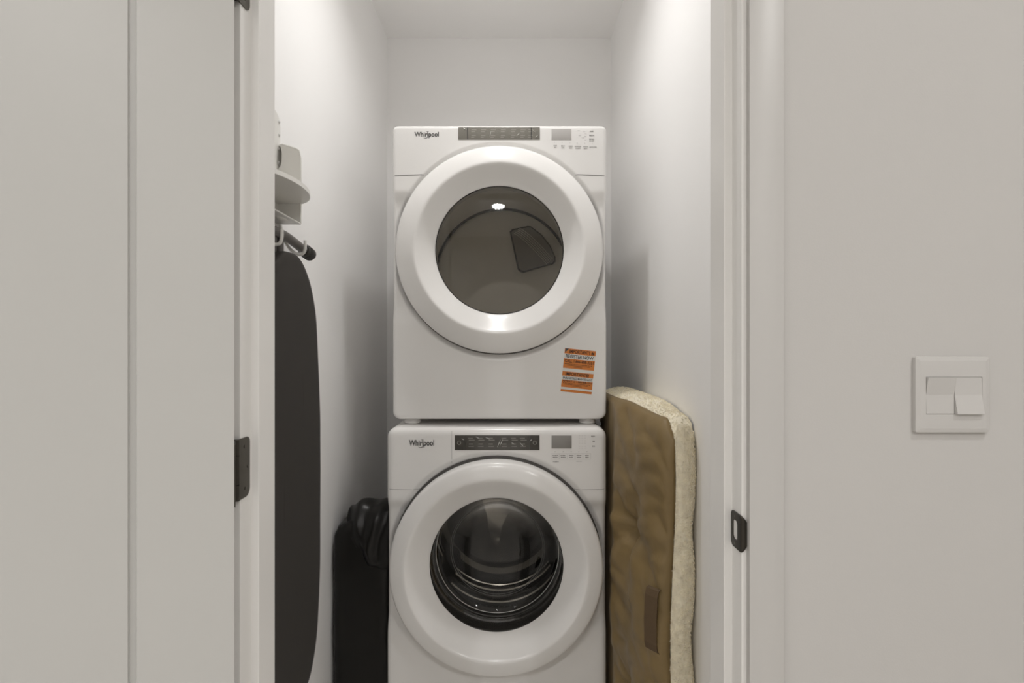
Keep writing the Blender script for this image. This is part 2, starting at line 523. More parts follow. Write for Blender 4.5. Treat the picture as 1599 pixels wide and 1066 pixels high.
def appliance(name, loc, label, foot, height, zc, r_ring, rad, bevel, seam_z, depth, scoop):
    root = empty(name, loc, label, name)
    hw = 0.3433
    z0, z1 = foot, foot + height

    def surf(x, z):
        d = sdf_rr(x, z, -hw, hw, z0, z1, rad)
        y = 0.0
        if d < bevel:
            q = bevel - max(d, 0)
            y += bevel - math.sqrt(max(bevel ** 2 - q ** 2, 0))
        r = math.hypot(x, z - zc)
        if z < seam_z:
            y += scoop * sstep(.20, .33, abs(x)) * sstep(-.235, -.165, z - zc) * (1 - sstep(.155, .195, z - zc))
        y += .010 * (1 - sstep(r_ring + .005, r_ring + .024, r))
        return y
    surf_y = surf
    # outline, densely sampled
    base = rrect(-hw, hw, z0, z1, rad, 7)
    out = []
    for (a, b), (c, d) in zip(base, base[1:] + base[:1]):
        n = max(1, int(math.hypot(c - a, d - b) / .011))
        out += [(a + (c - a) * k / n, b + (d - b) * k / n) for k in range(n)]
    n = len(out)
    ri = .262
    near = [-.030, -.004, .0, .003, .005, .007, .009, .0115, .014, .0165, .019, .0215, .024, .027]
    far = [.08, .17, .27, .38, .5, .62, .73, .82, .89, .93, .955, .972, .984, .993, 1.0]
    ts = near + far
    vs, fs = [], []
    for k, t in enumerate(ts):
        for x, z in out:
            L = math.hypot(x, z - zc)
            r0 = min(r_ring + .027, L - .004)
            if k < len(near):
                rr = ri if k == 0 else min(r_ring + t, L - .004 - .0001 * (len(near) - k))
            else:
                rr = r0 + (L - r0) * t
            f = rr / L
            px, pz = x * f, zc + (z - zc) * f
            vs.append((px, surf(px, pz), pz))
    for k in range(len(ts) - 1):
        for i in range(n):
            j = (i + 1) % n
            fs.append((k * n + i, k * n + j, (k + 1) * n + j, (k + 1) * n + i))
    # back skin
    o0 = len(vs)
    vs += [(x, depth, z) for x, z in out]
    k0 = (len(ts) - 1) * n
    for i in range(n):
        j = (i + 1) % n
        fs.append((k0 + i, k0 + j, o0 + j, o0 + i))
    fs.append(tuple(range(o0, o0 + n)))
    raw('cabinet', vs, fs, M['enamel'], root, True, 50)
    # feet
    for sx in (-1, 1):
        for yy in (.055, depth - .06):
            vsf, fsf = [], []
            m_ = 20
            prof = [(.024, 0), (.026, .002), (.026, .010), (.018, .013), (.014, foot + .004)] if foot > .02 else [(.024, 0), (.027, .002), (.027, foot * .6), (.02, foot + .003)]
            for r, z in prof:
                vsf += [(sx * (hw - .055) + r * math.cos(2 * PI * q / m_), yy + r * math.sin(2 * PI * q / m_), z) for q in range(m_)]
            for a in range(len(prof) - 1):
                for q in range(m_):
                    fsf.append((a * m_ + q, a * m_ + (q + 1) % m_, (a + 1) * m_ + (q + 1) % m_, (a + 1) * m_ + q))
            fsf.append(tuple(range(m_)))
            raw('foot', vsf, fsf, M['enamel'], root, True, 40)

    def seam(xa, za, xb, zb, th, m, nm='panel_seam'):
        vs, fs = [], []
        K = 14
        L = math.hypot(xb - xa, zb - za)
        nx, nz = -(zb - za) / L * th / 2, (xb - xa) / L * th / 2
        for k in range(K + 1):
            t = k / K
            x, z = xa + (xb - xa) * t, za + (zb - za) * t
            for s in (-1, 1):
                y = surf(x, z)
                vs.append((x + s * nx, y - .0004, z + s * nz)); vs.append((x + s * nx, y + .003, z + s * nz))
        for k in range(K):
            a = k * 4
            fs += [(a, a + 2, a + 6, a + 4), (a, a + 4, a + 5, a + 1), (a + 2, a + 3, a + 7, a + 6)]
        return raw(nm, vs, fs, m, root)
    return root, surf_y, seam


def printed(root, cx, cz, w, h, m, y, nm='print', parent=None, r=0):
    return box(nm, (cx - w / 2, y - .0003, cz - h / 2), (cx + w / 2, y, cz + h / 2), m, parent or root)


def bars(name, rects, y, m, parent):
    """small flat print: one mesh of thin rectangles (x0,x1,z0,z1)"""
    vs, fs = [], []
    for x0, x1, z0, z1 in rects:
        k = len(vs)
        vs += [(x0, y, z0), (x1, y, z0), (x1, y, z1), (x0, y, z1)]
        fs.append((k, k + 1, k + 2, k + 3))
    me = bpy.data.meshes.new(name)
    me.from_pydata(vs, [], fs)
    o = link(name, me, m, parent)
    if len(rects) > 1:
        o['kind'] = 'stuff'
    return o


def logo(root, x, z, wd, h, y, ink):
    t = text_mesh('brand_lettering', 'Whirlpool', x, z, wd, h, y, ink, root, 0.028)
    # swirl through the l and p
    vs, fs = [], []
    cx, cz = x + wd * .52, z + h * .32
    K = 40
    pts = []
    for k in range(K + 1):
        a = math.radians(40 + 215 * k / K)
        u, v = wd * .19 * math.cos(a), h * .62 * math.sin(a)
        ro = math.radians(24)
        pts.append((cx + u * math.cos(ro) - v * math.sin(ro), cz + u * math.sin(ro) + v * math.cos(ro)))
    def arc(name, a0, a1, th, rx, rz, ox):
        vs, fs = [], []
        for k in range(K + 1):
            q = k / K
            a = math.radians(a0 + (a1 - a0) * q)
            tt = th * math.sin(PI * q) + th * .12
            for s in (-.5, .5):
                u, v = (rx + s * tt) * math.cos(a), (rz + s * tt) * math.sin(a)
                ro = math.radians(28)
                vs.append((cx + ox + u * math.cos(ro) - v * math.sin(ro), y, cz + u * math.sin(ro) + v * math.cos(ro)))
        for k in range(K):
            fs.append((2 * k, 2 * k + 1, 2 * k + 3, 2 * k + 2))
        me = bpy.data.meshes.new(name); me.from_pydata(vs, [], fs)
        link(name, me, ink, root)
    arc('brand_swirl', 205, 325, h * .11, wd * .135, h * .72, -.006)
    arc('brand_swirl', 40, 100, h * .07, wd * .13, h * .80, .003)


# ---- dryer
DX, DY, DZ = -0.040, 1.823, 0.9818
DF = .0185
dz_top = W(0, 195.5, DY)[1]
dz_bot = DZ + DF
dzc = 1.540 - DZ
dryer, dsurf, dseam = appliance('dryer', (DX, DY, DZ), 'white front-loading dryer with an orange label, stacked on the washer', DF, dz_top - dz_bot, dzc, .3274,
                                (.024, .024, .017, .017), .012, W(0, 273, DY)[1] - DZ, .74, .016)


def dl(px, py, Y=DY):
    X, Z = W(px, py, Y)
    return X - DX, Z - DZ


# panel seams either side of the door ring
for s in (-1, 1):
    zs = dl(0, 273)[1]
    dseam(s * .3425, zs - .003, s * .243, zs + .001, .0022, M['groove'])
dpr = [(.318, .012), (.3255, .004), (.3274, -.004), (.3274, -.026), (.3262, -.031), (.3225, -.0360), (.314, -.0420), (.300, -.0500), (.286, -.0570), (.275, -.0620), (.269, -.0645),
       (.264, -.0655), (.2595, -.0640), (.255, -.0600), (.245, -.0505), (.232, -.0390), (.220, -.0280), (.211, -.0205), (.2065, -.0175), (.2044, -.0150), (.2035, -.008), (.2035, .030), (.215, .040), (.30, .040)]
ddoor = lathe('door_ring', dpr, 0, dzc, M['plastic'], dryer, 160)
lathe('door_gap', [(.3274 + .0048, .0075), (.312, .0075), (.312, .0120), (.3322, .0120)], 0, dzc, M['groove'], dryer, 128)
R = 3.3
cap = [(.2042 * k / 16, -.0125 - (math.sqrt(R * R - (.2042 * k / 16) ** 2) - math.sqrt(R * R - .2042 ** 2))) for k in range(17)]
lathe('door_window', cap, 0, dzc, M['pane_d'], ddoor, 128)
lathe('window_gasket', [(.2044, -.0142), (.2020, -.0150), (.2012, -.0135), (.2020, -.010)], 0, dzc, M['rubber'], ddoor, 128)
# inside: bulkhead, drum, rear wall with vent
lathe('bulkhead', [(.2035, .030), (.235, .045), (.255, .060), (.258, .10), (.300, .105)], 0, dzc, M['drum_d'], dryer, 96)
lathe('drum', [(.300, .105), (.302, .40), (.302, .700)], 0, dzc, M['drum_d'], dryer, 96)
lathe('drum_seal', [(.3015, .698), (.2935, .700), (.2915, .706), (.2935, .714), (.3015, .715)], 0, dzc, M['rubber'], dryer, 96)
lathe('rear_wall', [(.3015, .7155), (.20, .715), (0, .715)], 0, dzc, M['drum_d'], dryer, 96)
vy = DY + .700
vp = [dl(px, py, vy) for px, py in ((796, 361), (800, 357.5), (824, 352.5), (829, 353), (846, 366), (860, 384), (867.5, 401), (867.5, 408), (864, 411.5), (818, 425), (812, 424), (808.5, 420))]
prism('vent_rim', [(x * 1.0, z) for x, z in vp], .7165, .700, 'y', M['vent_rim'], dryer, .002)
vcx = sum(p[0] for p in vp) / len(vp); vcz = sum(p[1] for p in vp) / len(vp)
vent = prism('vent_cover', [(vcx + (x - vcx) * .94, vcz + (z - vcz) * .94) for x, z in vp], .7155, .697, 'y', M['vent'], dryer, .003)
# perforations along its curved edge
rc = []
for k in range(30):
    for q in range(5):
        t = k / 29
        px = 812 + (862 - 812) * t + q * -2.2
        py = 357 + (404 - 357) * (t ** 1.25) + q * 2.0
        x, z = dl(px, py, vy)
        rc.append((x - .0021, x + .0021, z - .0021, z + .0021))
tag(bars('perforations', rc, .6962, M['perf'], vent), kind='stuff')
rc = []
for k in range(9):
    x, z = dl(806 + k * 5.2, 366 + k * 4.6, vy)
    x2, z2 = dl(812 + k * 5.2 - 0.4 * k, 420 - k * 1.2, vy)
# control strip
fy = -.0006
a = dl(715.5, 218.0); b = dl(843, 199.0)
strip = box('control_strip', (a[0], -.0012, a[1]), (b[0], .004, b[1]), M['strip_d'], dryer, .0006)
rc = []
for px in (734, 749, 764.5, 780, 796, 811, 823):
    for py, wd in ((203.0, 8), (206.0, 6), (212.0, 7), (214.6, 5)):
        x, z = dl(px + (py % 3), py)
        rc.append((x, x + wd * .00205, z - .0008, z + .0008))
bars('strip_print', rc, -.0014, M['strip_mark'], strip)
for px in (730, 829.5):
    x0, zt = dl(px, 199.3); _, zb = dl(px, 217.8)
    bars('strip_divider', [(x0 - .0014, x0 + .0014, zb, zt)], -.0014, M['ink'], strip)
a = dl(861.3, 218.2); b = dl(892, 201.3)
box('display', (a[0], -.0010, a[1]), (b[0], .004, b[1]), M['lcd_d'], dryer, .0005)
x, z = dl(647.2, 213.0); x2, z2 = dl(685.2, 206.2)
logo(dryer, x, z, x2 - x, (z2 - z) * 1.02, fy, M['ink'])


def word(px, py, wpx, m, parent, Lf, lines=1, hpx=1.9):
    rc = []
    random.seed(int(px * 13 + py))
    for l in range(lines):
        q = 0
        ww = wpx * (1 if l == 0 else random.uniform(.7, 1))
        while q < ww:
            g = random.uniform(.9, 1.7)
            xa, zt = Lf(px - ww / 2 + q, py + l * 2.8 - hpx / 2)
            xb, zb = Lf(px - ww / 2 + min(q + g, ww), py + l * 2.8 + hpx / 2 * random.uniform(.6, 1))
            rc.append((xa, xb, zb, zt)); q += g + .45
    return bars('button_print', rc, fy, m, parent)


for px, py, wpx, ln in ((924, 205, 6, 1), (924, 211.8, 8, 1), (924, 217.2, 8, 2)):
    word(px, py, wpx, M['ink2'], dryer, dl, ln)
for px, wpx, ln in ((867, 5, 2), (879, 6, 2), (891, 6, 2), (902.5, 10, 2), (914.5, 8, 2), (926, 11, 1)):
    word(px, 227.4 + (px - 867) * .04, wpx, M['ink2'], dryer, dl, ln, 1.6)
    word(px - 1.2, 222.3 + (px - 867) * .03, 1.2, M['ink3'], dryer, dl, 1, 1.2)
for px, py in ((904, 204), (912, 205), (914, 209), (914, 213), (910, 215), (914, 219), (905, 211)):
    word(px, py, 3.5, M['ink3'], dryer, dl, 1, 1.0)


def sticker():
    ang = -math.atan2(5.0, 48.4)
    x0, z0 = dl(882.2, 543.2)
    wd, ht = .0998, .1390
    ca, sa = math.cos(ang), math.sin(ang)
    y = dsurf(*dl(903, 580)) - .0004

    def quad(u0, u1, v0, v1, yy):
        out = []
        for u, v in ((u0, v1), (u1, v1), (u1, v0), (u0, v0)):
            out.append((x0 + u * wd * ca + v * ht * sa, yy, z0 + u * wd * sa - v * ht * ca))
        return out

    def q(name, u0, u1, v0, v1, yy, m, parent):
        me = bpy.data.meshes.new(name); me.from_pydata(quad(u0, u1, v0, v1, yy), [], [(0, 1, 2, 3)])
        return link(name, me, m, parent)
    # backing sheet with a little thickness
    P = quad(-.005, 1.005, 0, .995, y)
    bm = bmesh.new()
    A = [bm.verts.new(p) for p in P]; B = [bm.verts.new((p[0], .002, p[2])) for p in P]
    bm.faces.new(A); bm.faces.new(B[::-1])
    for i in range(4):
        bm.faces.new((A[i], B[i], B[(i + 1) % 4], A[(i + 1) % 4]))
    st = frombm('sticker', bm, M['label'], dryer)
    st['label'] = 'orange and white registration sticker, slightly tilted'
    for v0, v1 in ((0, .12), (.235, .455), (.53, .635), (.725, .895), (.945, 1.0)):
        q('orange_band', 0, 1, v0, v1, y - .0002, M['orange'], st)
    me = bpy.data.meshes.new('folded_corner_print')
    P = quad(.015, .135, .004, .10, y - .0004)
    me.from_pydata([P[0], P[3], P[2]], [], [(0, 1, 2)])
    link('folded_corner_print', me, M['label_navy'], st)

    def tx(body, u, v, wu, hv, m, bold=.012):
        bold += .012
        # u, v = lower-left in label fractions
        text_mesh('label_lettering', body, x0 + u * wd * ca + v * ht * sa, z0 + u * wd * sa - v * ht * ca, wu * wd, hv * ht, y - .0004, m, st, bold, ang)
    tx('IMPORTANT!', .155, .098, .66, .075, M['label_ink'], .02)
    tx('#', .86, .092, .10, .06, M['label_ink'], .03)
    tx('REGISTER NOW', .05, .213, .90, .075, M['label_navy'])
    tx('CALL 1-866-808-3261', .03, .315, .93, .060, M['label_ink'], .015)
    for v, u0, u1 in ((.348, .04, .94), (.378, .12, .86), (.408, .34, .62)):
        for k in range(18):
            a_, b_ = u0 + (u1 - u0) * k / 18, u0 + (u1 - u0) * (k + .72) / 18
            q('fine_print', a_, b_, v, v + .012, y - .0004, M['label_ink'], st) if k % 6 == 0 and False else None
        bars_rot(st, quad, [(u0 + (u1 - u0) * k / 18, u0 + (u1 - u0) * (k + .72) / 18, v, v + .013) for k in range(18)], y - .0004)
    tx('IMPORTANTE!', .10, .617, .76, .070, M['label_ink'], .02)
    tx('ENREGISTREZ MAINTENANT', .03, .705, .95, .048, M['label_navy'], .01)
    tx('APPELEZ LE 1-866-808-3261', .03, .772, .94, .042, M['label_ink'], .012)
    for v, u0, u1 in ((.795, .05, .94), (.822, .10, .86), (.850, .34, .66)):
        bars_rot(st, quad, [(u0 + (u1 - u0) * k / 18, u0 + (u1 - u0) * (k + .72) / 18, v, v + .012) for k in range(18)], y - .0004)


def bars_rot(parent, quad, rects, yy):
    vs, fs = [], []
    for u0, u1, v0, v1 in rects:
        k = len(vs); vs.extend(quad(u0, u1, v0, v1, yy)); fs.append((k, k + 1, k + 2, k + 3))
    me = bpy.data.meshes.new('fine_print'); me.from_pydata(vs, [], fs)
    return tag(link('fine_print', me, M['label_ink'], parent), kind='stuff')


sticker()

# ---- washer
WX, WY = -0.0475, 1.772
WF = .022
wtop = .9808
wzc = EYE - .6844
washer, wsurf, wseam = appliance('washer', (WX, WY, 0), 'white front-loading washer with a clear glass bowl door, standing on the floor', WF, wtop - WF, wzc, .3226,
                                 (.024, .024, .030, .030), .020, W(0, 763.5, WY)[1], .78, .016)


def wl(px, py, Y=WY):
    X, Z = W(px, py, Y)
    return X - WX, Z


for s in (-1, 1):
    zs = wl(0, 763)[1]
    wseam(s * .3425, zs - .001, s * .235, zs - .003, .0016, M['greyseam'])
x, za = wl(705.5, 673); _, zb = wl(705.5, 724)
wseam(x, za, x, zb, .0012, M['greyseam'], 'drawer_seam')
wpr = [(.314, .012), (.3190, .004), (.3190, -.017), (.3226, -.020), (.3226, -.060), (.3214, -.066), (.3185, -.0705), (.3135, -.0735), (.300, -.0770), (.286, -.0805), (.2765, -.0825),
       (.272, -.0822), (.2680, -.0800), (.262, -.0755), (.250, -.0650), (.236, -.0530), (.222, -.0420), (.212, -.0350), (.2068, -.0310), (.2048, -.0285), (.2055, -.020), (.206, .030), (.215, .040), (.30, .040)]
wdoor = lathe('door_ring', wpr, 0, wzc, M['plastic'], washer, 160)
lathe('door_gap', [(.3226 + .0055, .0075), (.312, .0075), (.312, .0120), (.3281, .0120)], 0, wzc, M['groove'], washer, 128)
lathe('window_bezel', [(.2052, -.0292), (.2036, -.0296), (.2030, -.0270), (.2026, .020), (.2022, .0835), (.206, .090)], 0, wzc, M['bezel'], wdoor, 128)
bowl = [(.2018, .0845), (.1990, .0880), (.1880, .0930), (.1720, .0990), (.1560, .1060), (.1400, .1140), (.1200, .1230), (.0950, .1315), (.0650, .1380), (.0300, .1415), (0, .1425)]
lathe('glass_bowl', bowl, 0, wzc, M['pane_w'], wdoor, 128, 0, 70)
lathe('bowl_lip', [(.2021, .0835), (.2008, .0818), (.1996, .0835), (.2008, .0855)], 0, wzc, M['holder'], wdoor, 128)
for rr_, yy_ in ((.1552, .1058), (.1500, .1085)):
    lathe('bowl_edge', [(rr_ + .0006, yy_), (rr_, yy_ - .0007), (rr_ - .0006, yy_), (rr_, yy_ + .0006)], 0, wzc, M['bowl_edge'], wdoor, 128)
lathe('gasket', [(.2060, .090), (.212, .10), (.205, .112), (.214, .124), (.208, .136), (.222, .145)], 0, wzc, M['rubber'], washer, 96)
dp = [(.222, .145), (.240, .152)]
for k in range(6):
    y_ = .165 + .048 * k
    dp += [(.2455, y_), (.2455, y_ + .020), (.2385, y_ + .028), (.2385, y_ + .034), (.2455, y_ + .042)]
dp += [(.2455, .462), (.236, .482), (.215, .490), (.198, .482), (.190, .468), (.150, .462), (0, .462)]
lathe('drum', dp, 0, wzc, M['steel'], washer, 96, 0, 40)
for k in range(3):
    a0 = math.radians(95 + 120 * k)
    vs, fs = [], []
    for i in range(13):
        yy = .17 + .30 * i / 12
        h = .065 * math.sin(PI * (i + .6) / 13.2) ** .5
        tw = .12 * math.sin(i / 12 * PI)
        for q in range(9):
            u = (q - 4) / 4
            r = .2455 - h * (1 - u * u) ** 1.0
            a = a0 + u * .17 + tw * .3
            vs.append((r * math.cos(a), yy, wzc + r * math.sin(a)))
    for i in range(12):
        for q in range(8):
            fs.append((i * 9 + q, i * 9 + q + 1, (i + 1) * 9 + q + 1, (i + 1) * 9 + q))
    raw('drum_baffle', vs, fs, M['steel'], washer, True, 60)
for k in range(5):
    y_ = .193 + .048 * k
    h_ = (.003, .006, .0025, .007, .004)[k]
    lathe('drum_rib', [(.2390, y_ - .003), (.2375 - h_ * .5, y_ - .001), (.2375 - h_ * .5, y_ + h_), (.2390, y_ + h_ + .002)], 0, wzc, M['steel_hi'], washer, 96, 0, 60)
fp = [(wl(px, py, WY + .455)) for px, py in ((746, 772), (806, 772), (801, 783), (791, 800), (784, 820), (780, 842), (777.5, 851), (773, 851), (766, 840), (763, 822), (763, 802), (757, 784))]
prism('drum_spider', fp, .463, .448, 'y', M['steel_hi'], washer, .006)
# drum perforations
rc_v, rc_f = [], []
for i in range(12):
    for k in range(72):
        a = 2 * PI * (k + .5 * (i % 2)) / 72
        yy = .172 + .024 * i
        r = .2445
        c = Vector((r * math.cos(a), yy, wzc + r * math.sin(a)))
        t = Vector((-math.sin(a), 0, math.cos(a))) * .0022
        v = Vector((0, .0022, 0))
        n0 = len(rc_v)
        rc_v += [c + t, c + v, c - t, c - v]; rc_f.append((n0, n0 + 1, n0 + 2, n0 + 3))
tag(raw('drum_holes', rc_v, rc_f, M['groove'], washer), kind='stuff')
a = wl(710, 702.6); b = wl(842.5, 679.2)
strip = box('control_strip', (a[0], -.0012, a[1]), (b[0], .004, b[1]), M['strip_w'], washer, .0008)
rc = []
for px in (731, 746, 762, 783, 798, 812):
    for py, wd in ((684.0, 8), (687.0, 10), (693.0, 7), (696.5, 9)):
        x, z = wl(px + (py % 2), py)
        rc.append((x, x + wd * .0019, z - .0008, z + .0008))
bars('strip_print', rc, -.0014, M['strip_mark'], strip)
for px in (724.5, 827):
    x0, zt = wl(px, 679.6); _, zb = wl(px, 702.2)
    bars('strip_divider', [(x0 - .0011, x0 + .0011, zb, zt)], -.0014, M['ink'], strip)
for px, py in ((717, 691), (835, 691)):
    x, z = wl(px, py)
    lathe('strip_dial_print', [(.0062, -.0014), (.0050, -.0014)], x, z, M['strip_mark'], strip, 32)
# film creases over the strips, their glints put in as pale slivers
for Lf, root, lst in ((wl, washer, ((723, 685.5, 4, 2), (746, 683, 6, 3), (762, 684, 7, 3), (779, 692, 5, -11), (783, 690, 4, -9), (801, 692, 5, 3), (815, 694, 6, 6), (829, 687, 4, -3))),
                      (dl, dryer, ((726, 201.5, 5, 3), (809, 210, 5, -5), (838, 213, 4, -4), (766, 209, 2, -8), (834, 205, 3, 3)))):
    for px, py, dx, dy in lst:
        x0, z0 = Lf(px - dx / 2, py - dy / 2); x1, z1 = Lf(px + dx / 2, py + dy / 2)
        tube('film_crease_glint', [(x0, -.0016, z0), ((x0 + x1) / 2, -.0022, (z0 + z1) / 2), (x1, -.0016, z1)], [.0003, .0008, .0002], M['film'], root, 6)
a = wl(861.3, 700.0); b = wl(892.5, 679.6)
box('display', (a[0], -.0010, a[1]), (b[0], .004, b[1]), M['lcd_w'], washer, .0005)
x, z = wl(638.6, 695.4); x2, z2 = wl(678, 687.0)
logo(washer, x, z, x2 - x, (z2 - z) * 1.02, fy, M['ink'])
for px, py, wpx, ln in ((926, 681, 6, 1), (926.5, 688.8, 4.5, 1), (926.8, 696.5, 4.5, 1)):
    word(px, py, wpx, M['ink2'], washer, wl, ln)
for px, wpx in ((867, 8), (879.2, 7.5), (891.8, 7), (904, 7), (916.6, 5.5)):
    word(px, 711.0, wpx, M['ink2'], washer, wl, 2, 2.0)
    word(px, 705.2, 1.4, M['ink2'], washer, wl, 1, 1.2)
    xa, zb_ = wl(px - 6, 717); xb, zt = wl(px + 6, 707.4)
    bars('button_outline', [(xa, xb, zb_, zb_ + .0006), (xa, xb, zt - .0006, zt), (xa, xa + .0006, zb_, zt), (xb - .0006, xb, zb_, zt)], fy, M['ink3'], washer)
word(868, 720.8, 9, M['ink2'], washer, wl, 1, 1.5)
word(904.5, 720.3, 9, M['ink3'], washer, wl, 1, 1.2)
for px in (905, 909.5, 914):
    for py in (680, 684, 688, 692, 696.5, 699.5):
        word(px, py, 2.2, M['ink3'], washer, wl, 1, 1.0)
# grey strip of the dispenser drawer under the top edge
xa, _ = wl(624, 0); xb, _ = wl(700, 0)
box('drawer_top_gap', (xa, .0205, .9800), (xb, .026, .9811), M['greyseam'], washer)

# ------------------------------------------------------------------ light switch
def light_switch():
    xa, za = W(1424, 674.5, WY0); xb, zb = W(1539.5, 556, WY0)
    cx, cz = (xa + xb) / 2, (za + zb) / 2
    hw, hh = (xb - xa) / 2, (zb - za) / 2
    root = empty('light_switch', (cx, WY0, cz), 'square white double rocker light switch on the hall wall beside the casing', 'switch')
    ox0, oz0 = W(1446, 646.5, WY0 - .009); ox1, oz1 = W(1534, 588.5, WY0 - .009)
    ox0 -= cx; ox1 -= cx; oz0 -= cz; oz1 -= cz
    prof = [(0.0, 0.0), (0.0, -.0055), (.0006, -.0070), (.0060, -.0088), (.0075, -.0090)]
    bm = bmesh.new()
    loops = []
    for ins, y in prof:
        loops.append([bm.verts.new((x, y, z)) for x, z in rrect(-hw + ins, hw - ins, -hh + ins, hh - ins, max(.0035 - ins * .35, .0008), 4)])
    hole = rrect(ox0, ox1, oz0, oz1, .0004, 4)
    loops.append([bm.verts.new((x, -.0090, z)) for x, z in hole])
    loops.append([bm.verts.new((x, -.0030, z)) for x, z in hole])
    n = len(hole)
    for a, b in zip(loops, loops[1:]):
        for i in range(n):
            j = (i + 1) % n
            bm.faces.new((a[i], a[j], b[j], b[i]))
    bm.faces.new(loops[-1])
    frombm('switch_plate', bm, M['switch'], root, True, 25)
    mid = ox0 + (ox1 - ox0) * .508
    g = .00045
    zc = (oz0 + oz1) / 2
    for (a, b), up in (((ox0 + g, mid - g / 2), True), ((mid + g / 2, ox1 - g), False)):
        # a bent rocker: one half proud of the plate, the other flush
        yt, ym, yb = (-.0135, -.0080, -.0090) if up else (-.0087, -.0088, -.0150)
        zt, zb_ = oz1 - g, oz0 + g
        zm = zc + (.0008 if up else .0012)
        sec = [(yt, zt), (ym, zm), (yb, zb_), (-.0035, zb_), (-.0035, zt)]
        bm = bmesh.new()
        A = [bm.verts.new((a, y, z)) for y, z in sec]; B = [bm.verts.new((b, y, z)) for y, z in sec]
        bm.faces.new(A); bm.faces.new(B[::-1])
        for i in range(5):
            bm.faces.new((A[i], B[i], B[(i + 1) % 5], A[(i + 1) % 5]))
        bmesh.ops.bevel(bm, geom=[e for e in bm.edges], offset=.0003, segments=1, affect='EDGES')
        frombm('rocker', bm, M['switch'], root)


light_switch()

# ------------------------------------------------------------------ ironing board on its holder
def smooth_pts(pts, n=6):
    out = []
    N = len(pts)
    P = [Vector(p) for p in pts]
    for i in range(N - 1):
        p0, p1, p2, p3 = P[max(i - 1, 0)], P[i], P[i + 1], P[min(i + 2, N - 1)]
        for k in range(n):
            t = k / n
            out.append(0.5 * ((2 * p1) + (-p0 + p2) * t + (2 * p0 - 5 * p1 + 4 * p2 - p3) * t * t + (-p0 + 3 * p1 - 3 * p2 + p3) * t ** 3))
    out.append(P[-1])
    return out


def ironing_board():
    YC, XF = 1.380, -0.530
    root = empty('ironing_board', (XF, YC, 0), 'charcoal covered ironing board hanging upright on the closet wall', 'ironing board')
    half = [(0.0, 1.466), (.030, 1.464), (.058, 1.455), (.090, 1.434), (.120, 1.405), (.148, 1.359), (.166, 1.3075), (.182, 1.202), (.196, 1.06), (.199, .95), (.199, .72), (.196, .60),
            (.186, .515), (.168, .450), (.140, .395), (.108, .362), (.06, .350), (0.0, .347)]
    hp = [(p.x, p.y) for p in smooth_pts([(a, b, 0) for a, b in half], 4)]
    outline = [(y, z) for y, z in hp] + [(-y, z) for y, z in hp[-2:0:-1]]
    n = len(outline)
    # padded cover: dome across the outline
    vs, fs = [], []
    cz = .9
    lay = [(-.030, .94), (-.030, .985), (-.026, 1.0), (-.012, 1.002), (-.004, .992), (0.0, .965), (.0012, .90), (.002, .6), (.002, .3)]
    for x, s in lay:
        for y, z in outline:
            # inset measured from the edge rather than scaled lengthwise
            zz = cz + (z - cz) * (1 - (1 - s) * .36)
            yy = y * s
            wob = .0018 * noise.noise(Vector((yy * 9, zz * 7, 3.1))) if x > -.01 else 0
            vs.append((x + wob, yy, zz))
    for k in range(len(lay) - 1):
        for i in range(n):
            j = (i + 1) % n
            fs.append((k * n + i, k * n + j, (k + 1) * n + j, (k + 1) * n + i))
    k0 = (len(lay) - 1) * n
    fs.append(tuple(range(k0, k0 + n))); fs.append(tuple(range(n)))
    raw('padded_cover', vs, fs, M['cover'], root, True, 60)
    # folded legs behind, foot bar hooked over the prongs at the top
    tube('foot_bar', smooth_pts([(-.034, -.17, 1.494), (-.033, -.10, 1.508), (-.032, 0.0, 1.512), (-.030, .07, 1.506), (-.026, .135, 1.494)], 5), .0115, M['tube'], root, 14)
    for s in (-1, 1):
        ys = s * .135 if s > 0 else -.17
        lay_ = [(-.026, ys + s * .001, 1.494), (-.025, ys + s * .008, 1.493), (-.0235, ys + s * .045, 1.488), (-.023, ys + s * .050, 1.487)]
        cap_ = tube('end_cap', lay_, [.0150, .0168, .0168, .0145], M['cap'], root, 20)
        for k in range(5):
            q = ys + s * (.012 + .007 * k)
            tube('cap_rib', [(-.0248, q - .0012, 1.4925 - .0009 * k), (-.0248, q + .0012, 1.4925 - .0009 * k)], .0178, M['cap'], cap_, 20)
    for s in (-1, 1):
        tube('leg', [(-.042, s * .02, 1.507), (-.044, s * .03, 1.30), (-.046, s * .035, .40)], .0095, M['tube'], root, 12)
    tube('rear_foot_bar', [(-.042, -.12, .372), (-.042, .12, .372)], .0105, M['tube'], root, 12)
    for s in (-1, 1):
        tube('rear_end_cap', [(-.042, s * .112, .372), (-.041, s * .145, .370)], .0165, M['cap'], root, 16)


ironing_board()


